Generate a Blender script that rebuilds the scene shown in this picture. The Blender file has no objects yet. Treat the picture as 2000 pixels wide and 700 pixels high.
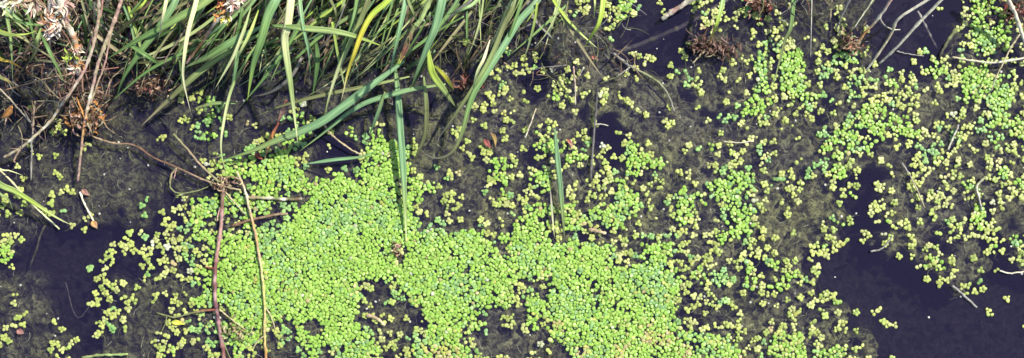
import bpy, math, random
import numpy as np
from mathutils import Vector, noise, Matrix
random.seed(7); rs = np.random.RandomState(11)
scn = bpy.context.scene
COL = scn.collection
S = 0.0004            # metres of pond per photograph pixel at water level
H = 1.0               # camera height
def at(px, py, z=0.0):
    k = S*(H-z)/H
    return Vector(((px-1000)*k, (350-py)*k, z))
def tag(o, label=None, cat=None, group=None, kind=None):
    if label: o['label'] = label
    if cat: o['category'] = cat
    if group: o['group'] = group
    if kind: o['kind'] = kind
    return o
def srgb(r, g, b):
    f = lambda c: (c/12.92 if c <= .04045 else ((c+.055)/1.055)**2.4)
    return (f(r/255), f(g/255), f(b/255))

# ------------------------------------------------------------------ materials
def newmat(name):
    m = bpy.data.materials.new(name); m.use_nodes = True
    nt = m.node_tree; nt.nodes.clear()
    return m, nt, nt.nodes, nt.links
def attr_mat(name, rough, spec=.4, transl=0.0, nscale=400, namp=.35, bump=.0, bscale=800, streak=False):
    m, nt, N, L = newmat(name)
    out = N.new('ShaderNodeOutputMaterial'); b = N.new('ShaderNodeBsdfPrincipled')
    a = N.new('ShaderNodeAttribute'); a.attribute_name = 'Col'
    no = N.new('ShaderNodeTexNoise'); no.inputs['Scale'].default_value = nscale; no.inputs['Detail'].default_value = 3
    if streak:
        uv = N.new('ShaderNodeUVMap'); uv.uv_map = 'UVMap'
        mp = N.new('ShaderNodeMapping'); mp.inputs['Scale'].default_value = (9, .9, 1)
        L.new(uv.outputs[0], mp.inputs[0]); L.new(mp.outputs[0], no.inputs['Vector']); no.inputs['Scale'].default_value = 1.6
    else:
        tc = N.new('ShaderNodeTexCoord'); L.new(tc.outputs['Object'], no.inputs['Vector'])
    mr = N.new('ShaderNodeMapRange'); mr.inputs[1].default_value = .3; mr.inputs[2].default_value = .7
    mr.inputs[3].default_value = 1-namp; mr.inputs[4].default_value = 1+namp
    L.new(no.outputs['Fac'], mr.inputs[0])
    mul = N.new('ShaderNodeVectorMath'); mul.operation = 'SCALE'
    L.new(a.outputs['Color'], mul.inputs[0]); L.new(mr.outputs[0], mul.inputs['Scale'])
    L.new(mul.outputs[0], b.inputs['Base Color'])
    b.inputs['Roughness'].default_value = rough; b.inputs['Specular IOR Level'].default_value = spec
    if bump:
        n2 = N.new('ShaderNodeTexNoise'); n2.inputs['Scale'].default_value = bscale; n2.inputs['Detail'].default_value = 4
        tc2 = N.new('ShaderNodeTexCoord'); L.new(tc2.outputs['Object'], n2.inputs['Vector'])
        bp = N.new('ShaderNodeBump'); bp.inputs['Strength'].default_value = bump; bp.inputs['Distance'].default_value = .001
        L.new(n2.outputs['Fac'], bp.inputs['Height']); L.new(bp.outputs[0], b.inputs['Normal'])
    if transl:
        t = N.new('ShaderNodeBsdfTranslucent'); L.new(mul.outputs[0], t.inputs['Color'])
        mx = N.new('ShaderNodeMixShader'); mx.inputs[0].default_value = transl
        L.new(b.outputs[0], mx.inputs[1]); L.new(t.outputs[0], mx.inputs[2]); L.new(mx.outputs[0], out.inputs[0])
    else: L.new(b.outputs[0], out.inputs[0])
    return m
M_FROND = attr_mat('duckweed_frond', .38, .45, .12, 900, .16)
M_BLADE = attr_mat('grass_leaf', .42, .4, .28, streak=True, namp=.42)
M_STEM = attr_mat('dry_stem', .7, .25, 0, 260, .38, .6, 500)
M_LEAF = attr_mat('dead_leaf', .65, .25, .1, 300, .4, .5, 600)
M_SPECK = attr_mat('pale_seed', .5, .4, 0, 600, .1)
M_FIBRE = attr_mat('algae_fibre', .8, .15, 0, 600, .3)

def algae_material():
    m, nt, N, L = newmat('algae_mat')
    out = N.new('ShaderNodeOutputMaterial'); b = N.new('ShaderNodeBsdfPrincipled')
    a = N.new('ShaderNodeAttribute'); a.attribute_name = 'Col'
    tc = N.new('ShaderNodeTexCoord')
    w = N.new('ShaderNodeTexNoise'); w.inputs['Scale'].default_value = 110; w.inputs['Detail'].default_value = 5; w.inputs['Distortion'].default_value = 1.6
    L.new(tc.outputs['Object'], w.inputs['Vector'])
    f = N.new('ShaderNodeTexNoise'); f.inputs['Scale'].default_value = 260; f.inputs['Detail'].default_value = 8; f.inputs['Roughness'].default_value = .82; f.inputs['Distortion'].default_value = 1.2
    L.new(tc.outputs['Object'], f.inputs['Vector'])
    r1 = N.new('ShaderNodeMapRange'); r1.inputs[1].default_value = .40; r1.inputs[2].default_value = .60; r1.inputs[3].default_value = .35; r1.inputs[4].default_value = 1.55
    L.new(w.outputs['Fac'], r1.inputs[0])
    r2 = N.new('ShaderNodeMapRange'); r2.inputs[1].default_value = .41; r2.inputs[2].default_value = .60; r2.inputs[3].default_value = .3; r2.inputs[4].default_value = 1.9
    L.new(f.outputs['Fac'], r2.inputs[0])
    mu = N.new('ShaderNodeMath'); mu.operation = 'MULTIPLY'; L.new(r1.outputs[0], mu.inputs[0]); L.new(r2.outputs[0], mu.inputs[1])
    rg = N.new('ShaderNodeTexNoise'); rg.noise_type = 'RIDGED_MULTIFRACTAL'; rg.inputs['Scale'].default_value = 95; rg.inputs['Detail'].default_value = 5; rg.inputs['Distortion'].default_value = .8
    L.new(tc.outputs['Object'], rg.inputs['Vector'])
    r3 = N.new('ShaderNodeMapRange'); r3.inputs[1].default_value = .2; r3.inputs[2].default_value = 1.3; r3.inputs[3].default_value = 1.0; r3.inputs[4].default_value = 2.6
    L.new(rg.outputs['Fac'], r3.inputs[0])
    mu0 = mu; mu = N.new('ShaderNodeMath'); mu.operation = 'MULTIPLY'; L.new(mu0.outputs[0], mu.inputs[0]); L.new(r3.outputs[0], mu.inputs[1])
    hue = N.new('ShaderNodeTexNoise'); hue.inputs['Scale'].default_value = 14; hue.inputs['Detail'].default_value = 3
    L.new(tc.outputs['Object'], hue.inputs['Vector'])
    cr = N.new('ShaderNodeValToRGB'); cr.color_ramp.elements[0].position = .38; cr.color_ramp.elements[1].position = .62
    cr.color_ramp.elements[0].color = (.80, .80, .84, 1); cr.color_ramp.elements[1].color = (1.0, 1.04, .72, 1)
    L.new(hue.outputs['Fac'], cr.inputs[0])
    vm = N.new('ShaderNodeVectorMath'); vm.operation = 'MULTIPLY'; L.new(a.outputs['Color'], vm.inputs[0]); L.new(cr.outputs[0], vm.inputs[1])
    sc = N.new('ShaderNodeVectorMath'); sc.operation = 'SCALE'; L.new(vm.outputs[0], sc.inputs[0]); L.new(mu.outputs[0], sc.inputs['Scale'])
    L.new(sc.outputs[0], b.inputs['Base Color'])
    b.inputs['Roughness'].default_value = .8; b.inputs['Specular IOR Level'].default_value = .2
    bp = N.new('ShaderNodeBump'); bp.inputs['Strength'].default_value = 1.0; bp.inputs['Distance'].default_value = .004
    L.new(f.outputs['Fac'], bp.inputs['Height']); L.new(bp.outputs[0], b.inputs['Normal'])
    L.new(b.outputs[0], out.inputs[0])
    return m
def mud_material(name, c1, c2):
    m, nt, N, L = newmat(name)
    out = N.new('ShaderNodeOutputMaterial'); b = N.new('ShaderNodeBsdfPrincipled')
    tc = N.new('ShaderNodeTexCoord'); n = N.new('ShaderNodeTexNoise'); n.inputs['Scale'].default_value = 22; n.inputs['Detail'].default_value = 8
    L.new(tc.outputs['Object'], n.inputs['Vector'])
    cr = N.new('ShaderNodeValToRGB'); cr.color_ramp.elements[0].position = .35; cr.color_ramp.elements[1].position = .7
    cr.color_ramp.elements[0].color = (*c1, 1); cr.color_ramp.elements[1].color = (*c2, 1)
    L.new(n.outputs['Fac'], cr.inputs[0]); L.new(cr.outputs[0], b.inputs['Base Color'])
    b.inputs['Roughness'].default_value = .9
    bp = N.new('ShaderNodeBump'); bp.inputs['Strength'].default_value = .6; bp.inputs['Distance'].default_value = .01
    L.new(n.outputs['Fac'], bp.inputs['Height']); L.new(bp.outputs[0], b.inputs['Normal'])
    L.new(b.outputs[0], out.inputs[0]); return m
def water_material():
    m, nt, N, L = newmat('murky_water')
    out = N.new('ShaderNodeOutputMaterial')
    tr = N.new('ShaderNodeBsdfTransparent'); tr.inputs[0].default_value = (.93, .92, .9, 1)
    di = N.new('ShaderNodeBsdfDiffuse'); di.inputs[0].default_value = (.052, .041, .118, 1)
    mx = N.new('ShaderNodeMixShader'); mx.inputs[0].default_value = .20
    L.new(tr.outputs[0], mx.inputs[1]); L.new(di.outputs[0], mx.inputs[2])
    gl = N.new('ShaderNodeBsdfGlossy'); gl.inputs['Roughness'].default_value = .04
    fr = N.new('ShaderNodeFresnel'); fr.inputs['IOR'].default_value = 1.33
    tc = N.new('ShaderNodeTexCoord'); n = N.new('ShaderNodeTexNoise'); n.inputs['Scale'].default_value = 35; n.inputs['Detail'].default_value = 2
    L.new(tc.outputs['Object'], n.inputs['Vector'])
    bp = N.new('ShaderNodeBump'); bp.inputs['Strength'].default_value = .12; bp.inputs['Distance'].default_value = .002
    L.new(n.outputs['Fac'], bp.inputs['Height']); L.new(bp.outputs[0], gl.inputs['Normal']); L.new(bp.outputs[0], fr.inputs['Normal'])
    m2 = N.new('ShaderNodeMixShader'); L.new(fr.outputs[0], m2.inputs[0]); L.new(mx.outputs[0], m2.inputs[1]); L.new(gl.outputs[0], m2.inputs[2])
    L.new(m2.outputs[0], out.inputs[0]); return m

# ------------------------------------------------------------------ mesh buffer
class MB:
    def __init__(s): s.v=[]; s.f=[]; s.c=[]; s.uv=[]
    def add(s, verts, faces, cols, uvs=None):
        o = len(s.v); s.v.extend([tuple(p) for p in verts]); s.c.extend(cols)
        s.uv.extend(uvs if uvs else [(0, 0)]*len(verts))
        s.f.extend([tuple(i+o for i in f) for f in faces])
    def mesh(s, name, mat, origin=None, smooth=True):
        me = bpy.data.meshes.new(name); v = s.v
        if origin is not None: v = [(p[0]-origin[0], p[1]-origin[1], p[2]-origin[2]) for p in v]
        me.from_pydata(v, [], s.f); me.materials.append(mat)
        ca = me.color_attributes.new('Col', 'FLOAT_COLOR', 'POINT')
        ca.data.foreach_set('color', np.array([(c[0], c[1], c[2], 1) for c in s.c], dtype=np.float32).ravel())
        uvl = me.uv_layers.new(name='UVMap')
        li = np.empty(len(me.loops), dtype=np.int32); me.loops.foreach_get('vertex_index', li)
        uvl.data.foreach_set('uv', np.array(s.uv, dtype=np.float32)[li].ravel())
        if smooth: me.polygons.foreach_set('use_smooth', [True]*len(me.polygons))
        me.update(); return me
    def build(s, name, mat, parent=None, origin=None, smooth=True):
        o = bpy.data.objects.new(name, s.mesh(name, mat, origin, smooth)); COL.objects.link(o)
        if parent: o.parent = parent
        elif origin is not None: o.location = origin
        return o
def empty(name, loc):
    o = bpy.data.objects.new(name, None); o.empty_display_size = .01; COL.objects.link(o); o.location = loc; return o

def spline(pts, n):
    """Catmull-Rom through pts (Vectors), n samples per span"""
    P = [pts[0]*2-pts[1]] + list(pts) + [pts[-1]*2-pts[-2]]
    out = []
    for i in range(1, len(P)-2):
        for k in range(n):
            t = k/n
            out.append(.5*((2*P[i]) + (P[i+1]-P[i-1])*t + (2*P[i-1]-5*P[i]+4*P[i+1]-P[i+2])*t*t + (3*P[i]-P[i-1]-3*P[i+1]+P[i+2])*t**3))
    out.append(P[-2]); return out
def mixc(a, b, t): return tuple(a[i]*(1-t)+b[i]*t for i in range(3))
def ramp(cols, t):
    if len(cols) == 1: return cols[0]
    x = t*(len(cols)-1); i = min(int(x), len(cols)-2); return mixc(cols[i], cols[i+1], x-i)

def ribbon(mb, P, w, cols, fold=.28, base=.8, tipstart=.55, roll=0.0, rollend=None, thick=.00012):
    """grass leaf: folded along its midrib, tapering to a point, closed top and underside"""
    n = len(P); up = Vector((0, 0, 1)); rings = []; cc = []; uv = []
    rollend = roll if rollend is None else rollend
    Ls = [0]
    for i in range(1, n): Ls.append(Ls[-1] + (P[i]-P[i-1]).length)
    tot = Ls[-1] or 1
    for i in range(n):
        t = Ls[i]/tot
        d = (P[min(i+1, n-1)]-P[max(i-1, 0)]); d = d.normalized() if d.length > 1e-9 else Vector((0, -1, 0))
        side = d.cross(up); side = side.normalized() if side.length > .05 else Vector((1, 0, 0))
        nrm = side.cross(d).normalized()
        r = roll+(rollend-roll)*t
        side, nrm = side*math.cos(r)+nrm*math.sin(r), nrm*math.cos(r)-side*math.sin(r)
        ww = w*.5*(base+(1-base)*min(1, t/.25))
        if t > tipstart: ww *= max(.04, 1-((t-tipstart)/(1-tipstart))**1.5)
        c = ramp(cols, t)
        for j, u in enumerate((-1, -.5, 0, .5, 1)):
            hgt = fold*ww*(abs(u)-.5)*1.2
            rings.append(P[i]+side*(u*ww)+nrm*hgt); cc.append(mixc(c, (c[0]*1.35+.02, c[1]*1.3+.02, c[2]*1.2+.01), 1 if j == 2 else 0)); uv.append(((u+1)/2, Ls[i]*40))
        for j, u in enumerate((1, 0, -1)):
            hgt = fold*ww*(abs(u)-.5)*1.2
            rings.append(P[i]+side*(u*ww*.96)+nrm*(hgt-thick)); cc.append(c); uv.append(((u+1)/2, Ls[i]*40))
    F = []
    for i in range(n-1):
        for j in range(8):
            a = i*8+j; b = i*8+(j+1) % 8; F.append((a, b, b+8, a+8))
    F.append(tuple(range(7, -1, -1))); F.append(tuple((n-1)*8+k for k in range(8)))
    mb.add(rings, F, cc, uv)

def tube(mb, P, w0, w1, cols, seg=8, knots=0, rough=.12, blotch=None):
    n = len(P); V = []; C = []; U = []
    ref = Vector((0, 0, 1)); seed = random.random()*50
    for i in range(n):
        t = i/(n-1); d = (P[min(i+1, n-1)]-P[max(i-1, 0)])
        d = d.normalized() if d.length > 1e-9 else Vector((1, 0, 0))
        s = d.cross(ref); s = s.normalized() if s.length > .05 else Vector((1, 0, 0)); u = s.cross(d)
        r = (w0+(w1-w0)*t)*.5
        if knots:
            ph = (t*knots) % 1.0; r *= 1+.45*math.exp(-((ph-.5)/.06)**2)
        c = ramp(cols, t)
        if blotch: c = mixc(c, blotch, max(0, min(1, noise.noise(Vector((seed, i*.35, 0)))*1.6+.2)))
        for k in range(seg):
            a = 2*math.pi*k/seg; rr = r*(1+rough*noise.noise(Vector((seed+k*.8, i*.7, 3))))
            V.append(P[i]+s*(math.cos(a)*rr)+u*(math.sin(a)*rr)); C.append(c); U.append((k/seg, t*5))
    F = [(i*seg+k, i*seg+(k+1) % seg, (i+1)*seg+(k+1) % seg, (i+1)*seg+k) for i in range(n-1) for k in range(seg)]
    F.append(tuple(range(seg-1, -1, -1))); F.append(tuple((n-1)*seg+k for k in range(seg)))
    mb.add(V, F, C, U)

# ------------------------------------------------------------------ fields
def poly_mask(polys, X, Y):
    m = np.zeros(X.shape, bool)
    for p in polys:
        ins = np.zeros(X.shape, bool); j = len(p)-1
        for i in range(len(p)):
            xi, yi = p[i]; xj, yj = p[j]
            cond = ((yi > Y) != (yj > Y)) & (X < (xj-xi)*(Y-yi)/((yj-yi) or 1e-9)+xi)
            ins ^= cond; j = i
        m |= ins
    return m
def vnoise(X, Y, sc, seed):
    g = np.random.RandomState(seed).rand(220, 220)
    x = (X/sc) % 219; y = (Y/sc) % 219
    xi = x.astype(int); yi = y.astype(int); fx = x-xi; fy = y-yi
    fx = fx*fx*(3-2*fx); fy = fy*fy*(3-2*fy)
    return (g[yi, xi]*(1-fx)+g[yi, xi+1]*fx)*(1-fy)+(g[yi+1, xi]*(1-fx)+g[yi+1, xi+1]*fx)*fy
def blur(a, k):
    for _ in range(k):
        p = np.pad(a, 1, mode='edge')
        a = (p[1:-1, 1:-1]*4+p[:-2, 1:-1]*2+p[2:, 1:-1]*2+p[1:-1, :-2]*2+p[1:-1, 2:]*2+p[:-2, :-2]+p[2:, 2:]+p[:-2, 2:]+p[2:, :-2])/16
    return a
WATER = [
 [(75,446),(110,438),(150,446),(205,452),(240,436),(300,446),(322,500),(290,540),(240,546),(190,560),(178,600),(165,650),(172,690),(120,700),(112,640),(96,606),(72,575),(60,548),(30,536),(14,500),(30,478),(60,475)],
 [(1655,335),(1722,326),(1728,370),(1700,420),(1722,475),(1758,492),(1790,520),(1800,548),(1840,562),(1870,575),(1928,566),(1946,520),(1938,470),(1926,400),(1965,430),(1992,520),(2050,540),(2300,580),(2300,1100),(1750,1100),(1735,700),(1690,655),(1655,610),(1610,585),(1590,560),(1572,530),(1600,470),(1640,460),(1668,440),(1655,400)],
 [(1690,-300),(1868,-300),(1884,40),(1862,90),(1840,125),(1760,160),(1706,130),(1698,60)],
 [(1195,-300),(1345,-300),(1352,40),(1334,118),(1300,150),(1238,130),(1190,100)],
 [(1160,235),(1205,235),(1222,280),(1230,310),(1190,335),(1150,300)],
 [(1000,120),(1060,125),(1065,175),(1030,190),(995,170)],
 [(590,292),(640,285),(700,300),(712,330),(650,338),(600,322)],
 [(310,372),(345,360),(350,400),(330,450),(310,440),(300,400)],
 [(1480,500),(1530,500),(1515,545),(1485,540)],
 [(-300,470),(-40,480),(20,500),(10,530),(-60,540),(-300,560)],
]
gx = np.arange(-500, 2501, 5.0); gy = np.arange(-260, 1101, 5.0)
GX, GY = np.meshgrid(gx, gy)
wx = GX+(vnoise(GX, GY, 34, 1)-.5)*46+(vnoise(GX, GY, 12, 2)-.5)*22
wy = GY+(vnoise(GX, GY, 34, 3)-.5)*46+(vnoise(GX, GY, 12, 4)-.5)*22
WM = poly_mask(WATER, wx, wy).astype(float)
WM = np.clip(WM+np.clip((vnoise(GX, GY, 38, 41)*.6+vnoise(GX, GY, 15, 42)*.4-.645)*7, 0, .6)*(GX > -400), 0, 1)
edge = np.minimum(np.minimum(GX+500, 2500-GX), 1100-GY)+(vnoise(GX, GY, 60, 77)-.5)*160
WM = np.maximum(WM, np.clip((150-edge)/60, 0, 1))
WM = blur(WM, 3)       # 1 in open water
MATM = 1-WM

# ------------------------------------------------------------------ setting
def sheet(name, x0, y0, x1, y1, z, mat, n=1, fn=None):
    V = []; F = []
    for j in range(n+1):
        for i in range(n+1):
            x = x0+(x1-x0)*i/n; y = y0+(y1-y0)*j/n
            V.append((x, y, fn(x, y) if fn else z))
    for j in range(n):
        for i in range(n):
            a = j*(n+1)+i; F.append((a, a+1, a+n+2, a+n+1))
    me = bpy.data.meshes.new(name); me.from_pydata(V, [], F); me.materials.append(mat)
    me.polygons.foreach_set('use_smooth', [True]*len(F))
    o = bpy.data.objects.new(name, me); COL.objects.link(o); return tag(o, kind='structure')
M_MUD = mud_material('pond_mud', (.010, .010, .014), (.022, .020, .024))
M_SOIL = mud_material('bank_soil', (.03, .022, .015), (.07, .052, .035))
sheet('ground', -6, -6, 6, 6, 0, M_MUD, 60, lambda x, y: -.05+.01*noise.noise(Vector((x*3, y*3, 0))))
sheet('bank', -3, .33, 3, 4, 0, M_SOIL, 60, lambda x, y: -.03+min(.35, (y-.33)*.55)+.02*noise.noise(Vector((x*6, y*6, 2))))
sheet('water', -6, -6, 6, 6, .0, water_material(), 1)

DARKEN = vnoise(GX, GY, 60, 9)
def build_mat():
    ny, nx = GX.shape
    z = np.empty(GX.shape)
    n1 = vnoise(GX, GY, 20, 21); n2 = vnoise(GX, GY, 9, 22); n3 = vnoise(GX, GY, 70, 23)
    n4 = vnoise(GX, GY, 5.5, 24)
    lump = (n1-.5)*.004+(n2-.5)*.0042+(n4-.5)*.0030+(n3-.5)*.002
    z = -.0042+lump-.028*(WM**1.4)
    z = np.minimum(z, -.0006)
    V = [((GX[j, i]-1000)*S, (350-GY[j, i])*S, z[j, i]) for j in range(ny) for i in range(nx)]
    base = np.array((.265, .270, .160)); deep = np.array((.016, .015, .018)); brown = np.array((.088, .092, .050))
    # silt is browner in the carpet's holes, grass shade painted in towards the bank, greyer-green right
    brown_shade = np.clip((1050-GX)/700, 0, 1)*.75+np.clip((190-GY)/160, 0, 1)*.8
    brown_shade = brown_shade-.35*np.clip((330-GX)/200, 0, 1)*np.clip((GY-470)/100, 0, 1)
    brown_shade = np.clip(brown_shade+(DARKEN-.5)*.7, 0, 1)
    C = base[None, None]*(1-brown_shade[..., None])+brown[None, None]*brown_shade[..., None]
    w = np.clip(WM*1.3, 0, 1)[..., None]
    C = C*(1-w)+deep[None, None]*w
    mb = MB(); mb.v = V; mb.c = [tuple(c) for c in C.reshape(-1, 3)]; mb.uv = [(0, 0)]*len(V)
    for j in range(ny-1):
        for i in range(nx-1):
            a = j*nx+i; mb.f.append((a, a+nx, a+nx+1, a+1))
    o = mb.build('algae_mat', algae_material())
    tag(o, 'olive brown mat of algae and silt just under the pond water', 'algae', kind='stuff')
build_mat()
def field(F, x, y):
    i = int(round((x-gx[0])/5)); j = int(round((y-gy[0])/5))
    if i < 0 or j < 0 or i >= len(gx) or j >= len(gy): return 0
    return F[j, i]
# fibres of algae over the mat
def fibres():
    mb = MB(); k = 0
    while k < 9500:
        x = random.uniform(-150, 2150); y = random.uniform(-60, 840)
        if field(MATM, x, y) < .6: continue
        k += 1
        a = random.uniform(0, 6.28); L = random.uniform(6, 26); z = random.uniform(-.0006, .0008)
        cur = random.uniform(-1.4, 1.4); pts = [at(x, y, z)]
        for s in range(3):
            a += cur*.5; x += math.cos(a)*L/3; y += math.sin(a)*L/3; pts.append(at(x, y, z+random.uniform(-.0006, .0008)))
        v = random.uniform(.5, 1.3)
        c = random.choice([(.20, .20, .11), (.15, .15, .08), (.32, .31, .20), (.05, .05, .03), (.05, .045, .04)])
        tube(mb, spline(pts, 2), random.uniform(.00025, .0006), .0002, [tuple(q*v for q in c)], seg=3, rough=0)
    tag(mb.build('algae_threads', M_FIBRE), 'fine tangled algae threads on the submerged mat', 'algae', kind='stuff')
fibres()

# ------------------------------------------------------------------ duckweed
T = [
["0000000000 0000000000 0000000000 0000000000 0000000000 0000000000 0000000000".split()]*3+[
 "0000000000 0000000000 0000000000 0000001002 000000010e 0000000034 000000001f".split(),
 "000104057h 0005400572 0000000500 0000000e00 240e302302 5453450003 0004330401".split(),
 "34005522h4 0400f53e23 0000330434 0004200024 303500036h 30ff40512i 002f53331i".split(),
 "0300030000 3310040000 4312440300 e520367500 6ii35hh500 5ii5g6663f 4ii243g5f7".split(),
 "0003067731 000046h6h4 000006ihh6 000025iih4 03f445f433 44hh6hi653 5f345hihh3".split()],
]
T[0] = [ (r[0] if isinstance(r[0], list) else r) for r in T[0]]
T.append([
 "0000000000 0020000000 0000300000 0000500000 0020001000 0001300000 0300404000".split(),
 "000045h200 000043he02 00003eff03 00200fhg00 000000f01f 0000004777 000000688h".split(),
 "0000000000 000h000000 01gh400533 13gh30fhdh 45hf0202gi gii50000hi iiih25h4hi".split(),
 "0000000044 0010000553 2000022304 5010140003 ii30004300 ii500022h7 ii60f400h7".split(),
 "1417462211 3123600015 0253005000 0384560044 168h6f435h 324g77426h 47h50025g7".split(),
 "0000g0526h 3030320gih 012003f446 0000013053 6002gh254g 7743023405 4g5534ghh6".split(),
 "66h7f2h655 345623677g 02420578hh 1120g8h6h6 30067ghh63 d033g75442 030gf76204".split(),
 "66232h7hi6 6604463hh5 761465eh77 775gg4ehg7 45f5462465 02g75315g5 0651453575".split()])
T.append([
 "0300030000 4423400000 4443230300 1100015010 6400000104 7510000035 7000000440".split(),
 "000000004g 0g236hh7h7 0g3358h7hh 0155gh6567 55666h7h7h 4546g5hhii 0666g67hii".split(),
 "hhhiijjiij hhgdiiiiji hfgiiiijjj gghjjjjiii iijjjjjiii iiijijjjih iijjjjjjij".split(),
 "i6i812005h j7h4440g67 jj63460002 jjhgg54535 jjiiihii5h j6jjihiih6 i7jjjihiij".split(),
 "06823565h6 36516445h8 3hh586hih7 hih387gh84 iii4g65454 jjjjiiih64 ihjjjiih6g".split(),
 "451g5hjhi5 60gi7gih44 515761gii4 0367114hh3 g6g5268hg5 hhh5024145 hi4566g674".split(),
 "e430365153 0340057134 1500000056 0010574037 1300205405 3004750000 7146030000".split(),
 "0414173057 1735336555 0435258410 4034457600 1222626667 0453000724 1287403165".split()])
T.append([
 "0000000430 0000000463 0300000545 0300003262 32004005g2 6000510200 0000453000".split(),
 "1350677iii 20403ghhii 61454hhhii 02533655ii 10056ghh8h 004f32fhhi 3047006476".split(),
 "8jijjijjih ihiijjj834 iiijjjjj43 iiiijjji42 i6ehdiiig5 72ehhiiii6 321ghfhij8".split(),
 "hijjjihiii 5hjjjjiihi gf8ijjhih8 015iijig56 4037i7h724 55g8i86201 53hIJIh313".split(),
 "h78jjhjiij 6f4iiihhii 5hhijjhihi 4hhhjjhiih 1h6Ijhji7i 005hjijhh8 0331hIiiI8".split(),
 "jih686g384 hi8445g3h4 ji8155f304 jji4214600 Ihi6334232 IIJh778612 jhiIhh884g".split(),
 "6774000000 7742000000 0355670000 3240435040 5343055045 7884311000 h88g786424".split(),
 "0045104200 0004267010 0000000010 0000000400 0000000002 0000000000 0000000000".split()])
GRID = []
for tr in T:
    for r in range(7): GRID.append(''.join(tr[c][r] for c in range(8)))
assert all(len(g) == 80 for g in GRID) and len(GRID) == 28
DEN = np.zeros((28, 80)); GRN = np.zeros((28, 80)); OLD = np.zeros((28, 80))
for j, g in enumerate(GRID):
    for i, ch in enumerate(g):
        if ch.isdigit(): DEN[j, i] = int(ch); GRN[j, i] = .02 if int(ch) < 7 else .4
        elif ch.islower(): DEN[j, i] = ord(ch)-97; GRN[j, i] = 1
        else: DEN[j, i] = ord(ch)-65; OLD[j, i] = 1; GRN[j, i] = .2
def cell(F, x, y):
    i = min(79, max(0, int(x//25))); j = min(27, max(0, int(y//25))); return F[j, i]
def bil(F, x, y):
    x = x/25-.5; y = y/25-.5; i = math.floor(x); j = math.floor(y); fx = x-i; fy = y-j
    g = lambda a, b: F[min(27, max(0, b)), min(79, max(0, a))]
    return (g(i, j)*(1-fx)+g(i+1, j)*fx)*(1-fy)+(g(i, j+1)*(1-fx)+g(i+1, j+1)*fx)*fy

# frond palette: pale green, lime and straw
C_GREEN = [(.28, .48, .125), (.24, .43, .12), (.34, .54, .16), (.26, .45, .155)]
C_LIME = [(.34, .55, .085), (.30, .52, .08), (.38, .57, .11)]
C_YEL = [(.49, .54, .14), (.44, .50, .125), (.53, .56, .19), (.38, .47, .11)]
C_OLD = [(.50, .49, .13), (.47, .48, .11), (.52, .47, .20), (.46, .38, .17)]
C_PALE = [(.55, .57, .33), (.52, .54, .38)]
def fcol(x, y, dense):
    g = .45*bil(GRN, x, y)+.55*cell(GRN, x, y); o = .7*cell(OLD, x, y)
    r = random.random()
    if r < o*.7: c = random.choice(C_OLD)
    elif random.random() < g*(.97 if dense else .85):
        lime = noise.noise(Vector((x/95, y/95, 5)))+.25
        c = random.choice(C_LIME if (dense and random.random() < .55+lime*1.2) else C_GREEN)
    elif dense: c = random.choice(C_YEL+C_LIME+C_LIME)
    else: c = random.choice(C_YEL)
    if random.random() < (.003 if dense else .008): c = random.choice(C_PALE)
    if random.random() < .01: c = random.choice(C_OLD)
    v = random.uniform(.82, 1.12); return (c[0]*v, c[1]*v, c[2]*v)
def frond_geo(px, py, rad, ang, z, tilt=.12, c=(.3, .5, .1), seg=9):
    """one duckweed frond: an egg-shaped convex pad with a rounded rim"""
    kx = 1+random.uniform(.04, .26); cx, cy = (px-1000)*S, (350-py)*S
    tx, ty = random.uniform(-tilt, tilt), random.uniform(-tilt, tilt)
    ca, sa = math.cos(ang), math.sin(ang); V = []; C = []
    def put(lx, ly, lz, cc):
        X = lx*ca-ly*sa; Y = lx*sa+ly*ca
        V.append((cx+X, cy+Y, z+lz+X*tx+Y*ty)); C.append(cc)
    R = rad*S; rim = (c[0]*.93, c[1]*.94, c[2]*.9)
    irr = [random.uniform(.93, 1.07) for _ in range(seg)]
    put(0, 0, R*.10, (c[0]*1.06, c[1]*1.05, c[2]*1.05))
    for q, (rr, hh) in enumerate(((.74, .08), (1.0, -.03), (.94, -.12))):
        for k in range(seg):
            a = 2*math.pi*k/seg; e = (1-.13*math.cos(a))*irr[k]
            put(math.cos(a)*R*rr*kx, math.sin(a)*R*rr*e, R*hh, c if q == 0 else rim)
    F = [(0, 1+k, 1+(k+1) % seg) for k in range(seg)]
    for q in range(2):
        for k in range(seg): F.append((1+q*seg+k, 1+(q+1)*seg+k, 1+(q+1)*seg+(k+1) % seg, 1+q*seg+(k+1) % seg))
    F.append(tuple(1+2*seg+k for k in range(seg-1, -1, -1)))
    return V, F, C
def poisson(x0, y0, x1, y1, d, tries, accept, taken=None, dtak=0):
    cs = d; gr = {}; out = []
    for _ in range(tries):
        x = random.uniform(x0, x1); y = random.uniform(y0, y1); i = int(x//cs); j = int(y//cs); ok = True
        for a in (-1, 0, 1):
            for b in (-1, 0, 1):
                for (u, v) in gr.get((i+a, j+b), ()):
                    if (u-x)**2+(v-y)**2 < d*d: ok = False; break
                if not ok: break
            if not ok: break
        if not ok: continue
        gr.setdefault((i, j), []).append((x, y, ))
        if accept(x, y): out.append((x, y))
    return out
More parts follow.
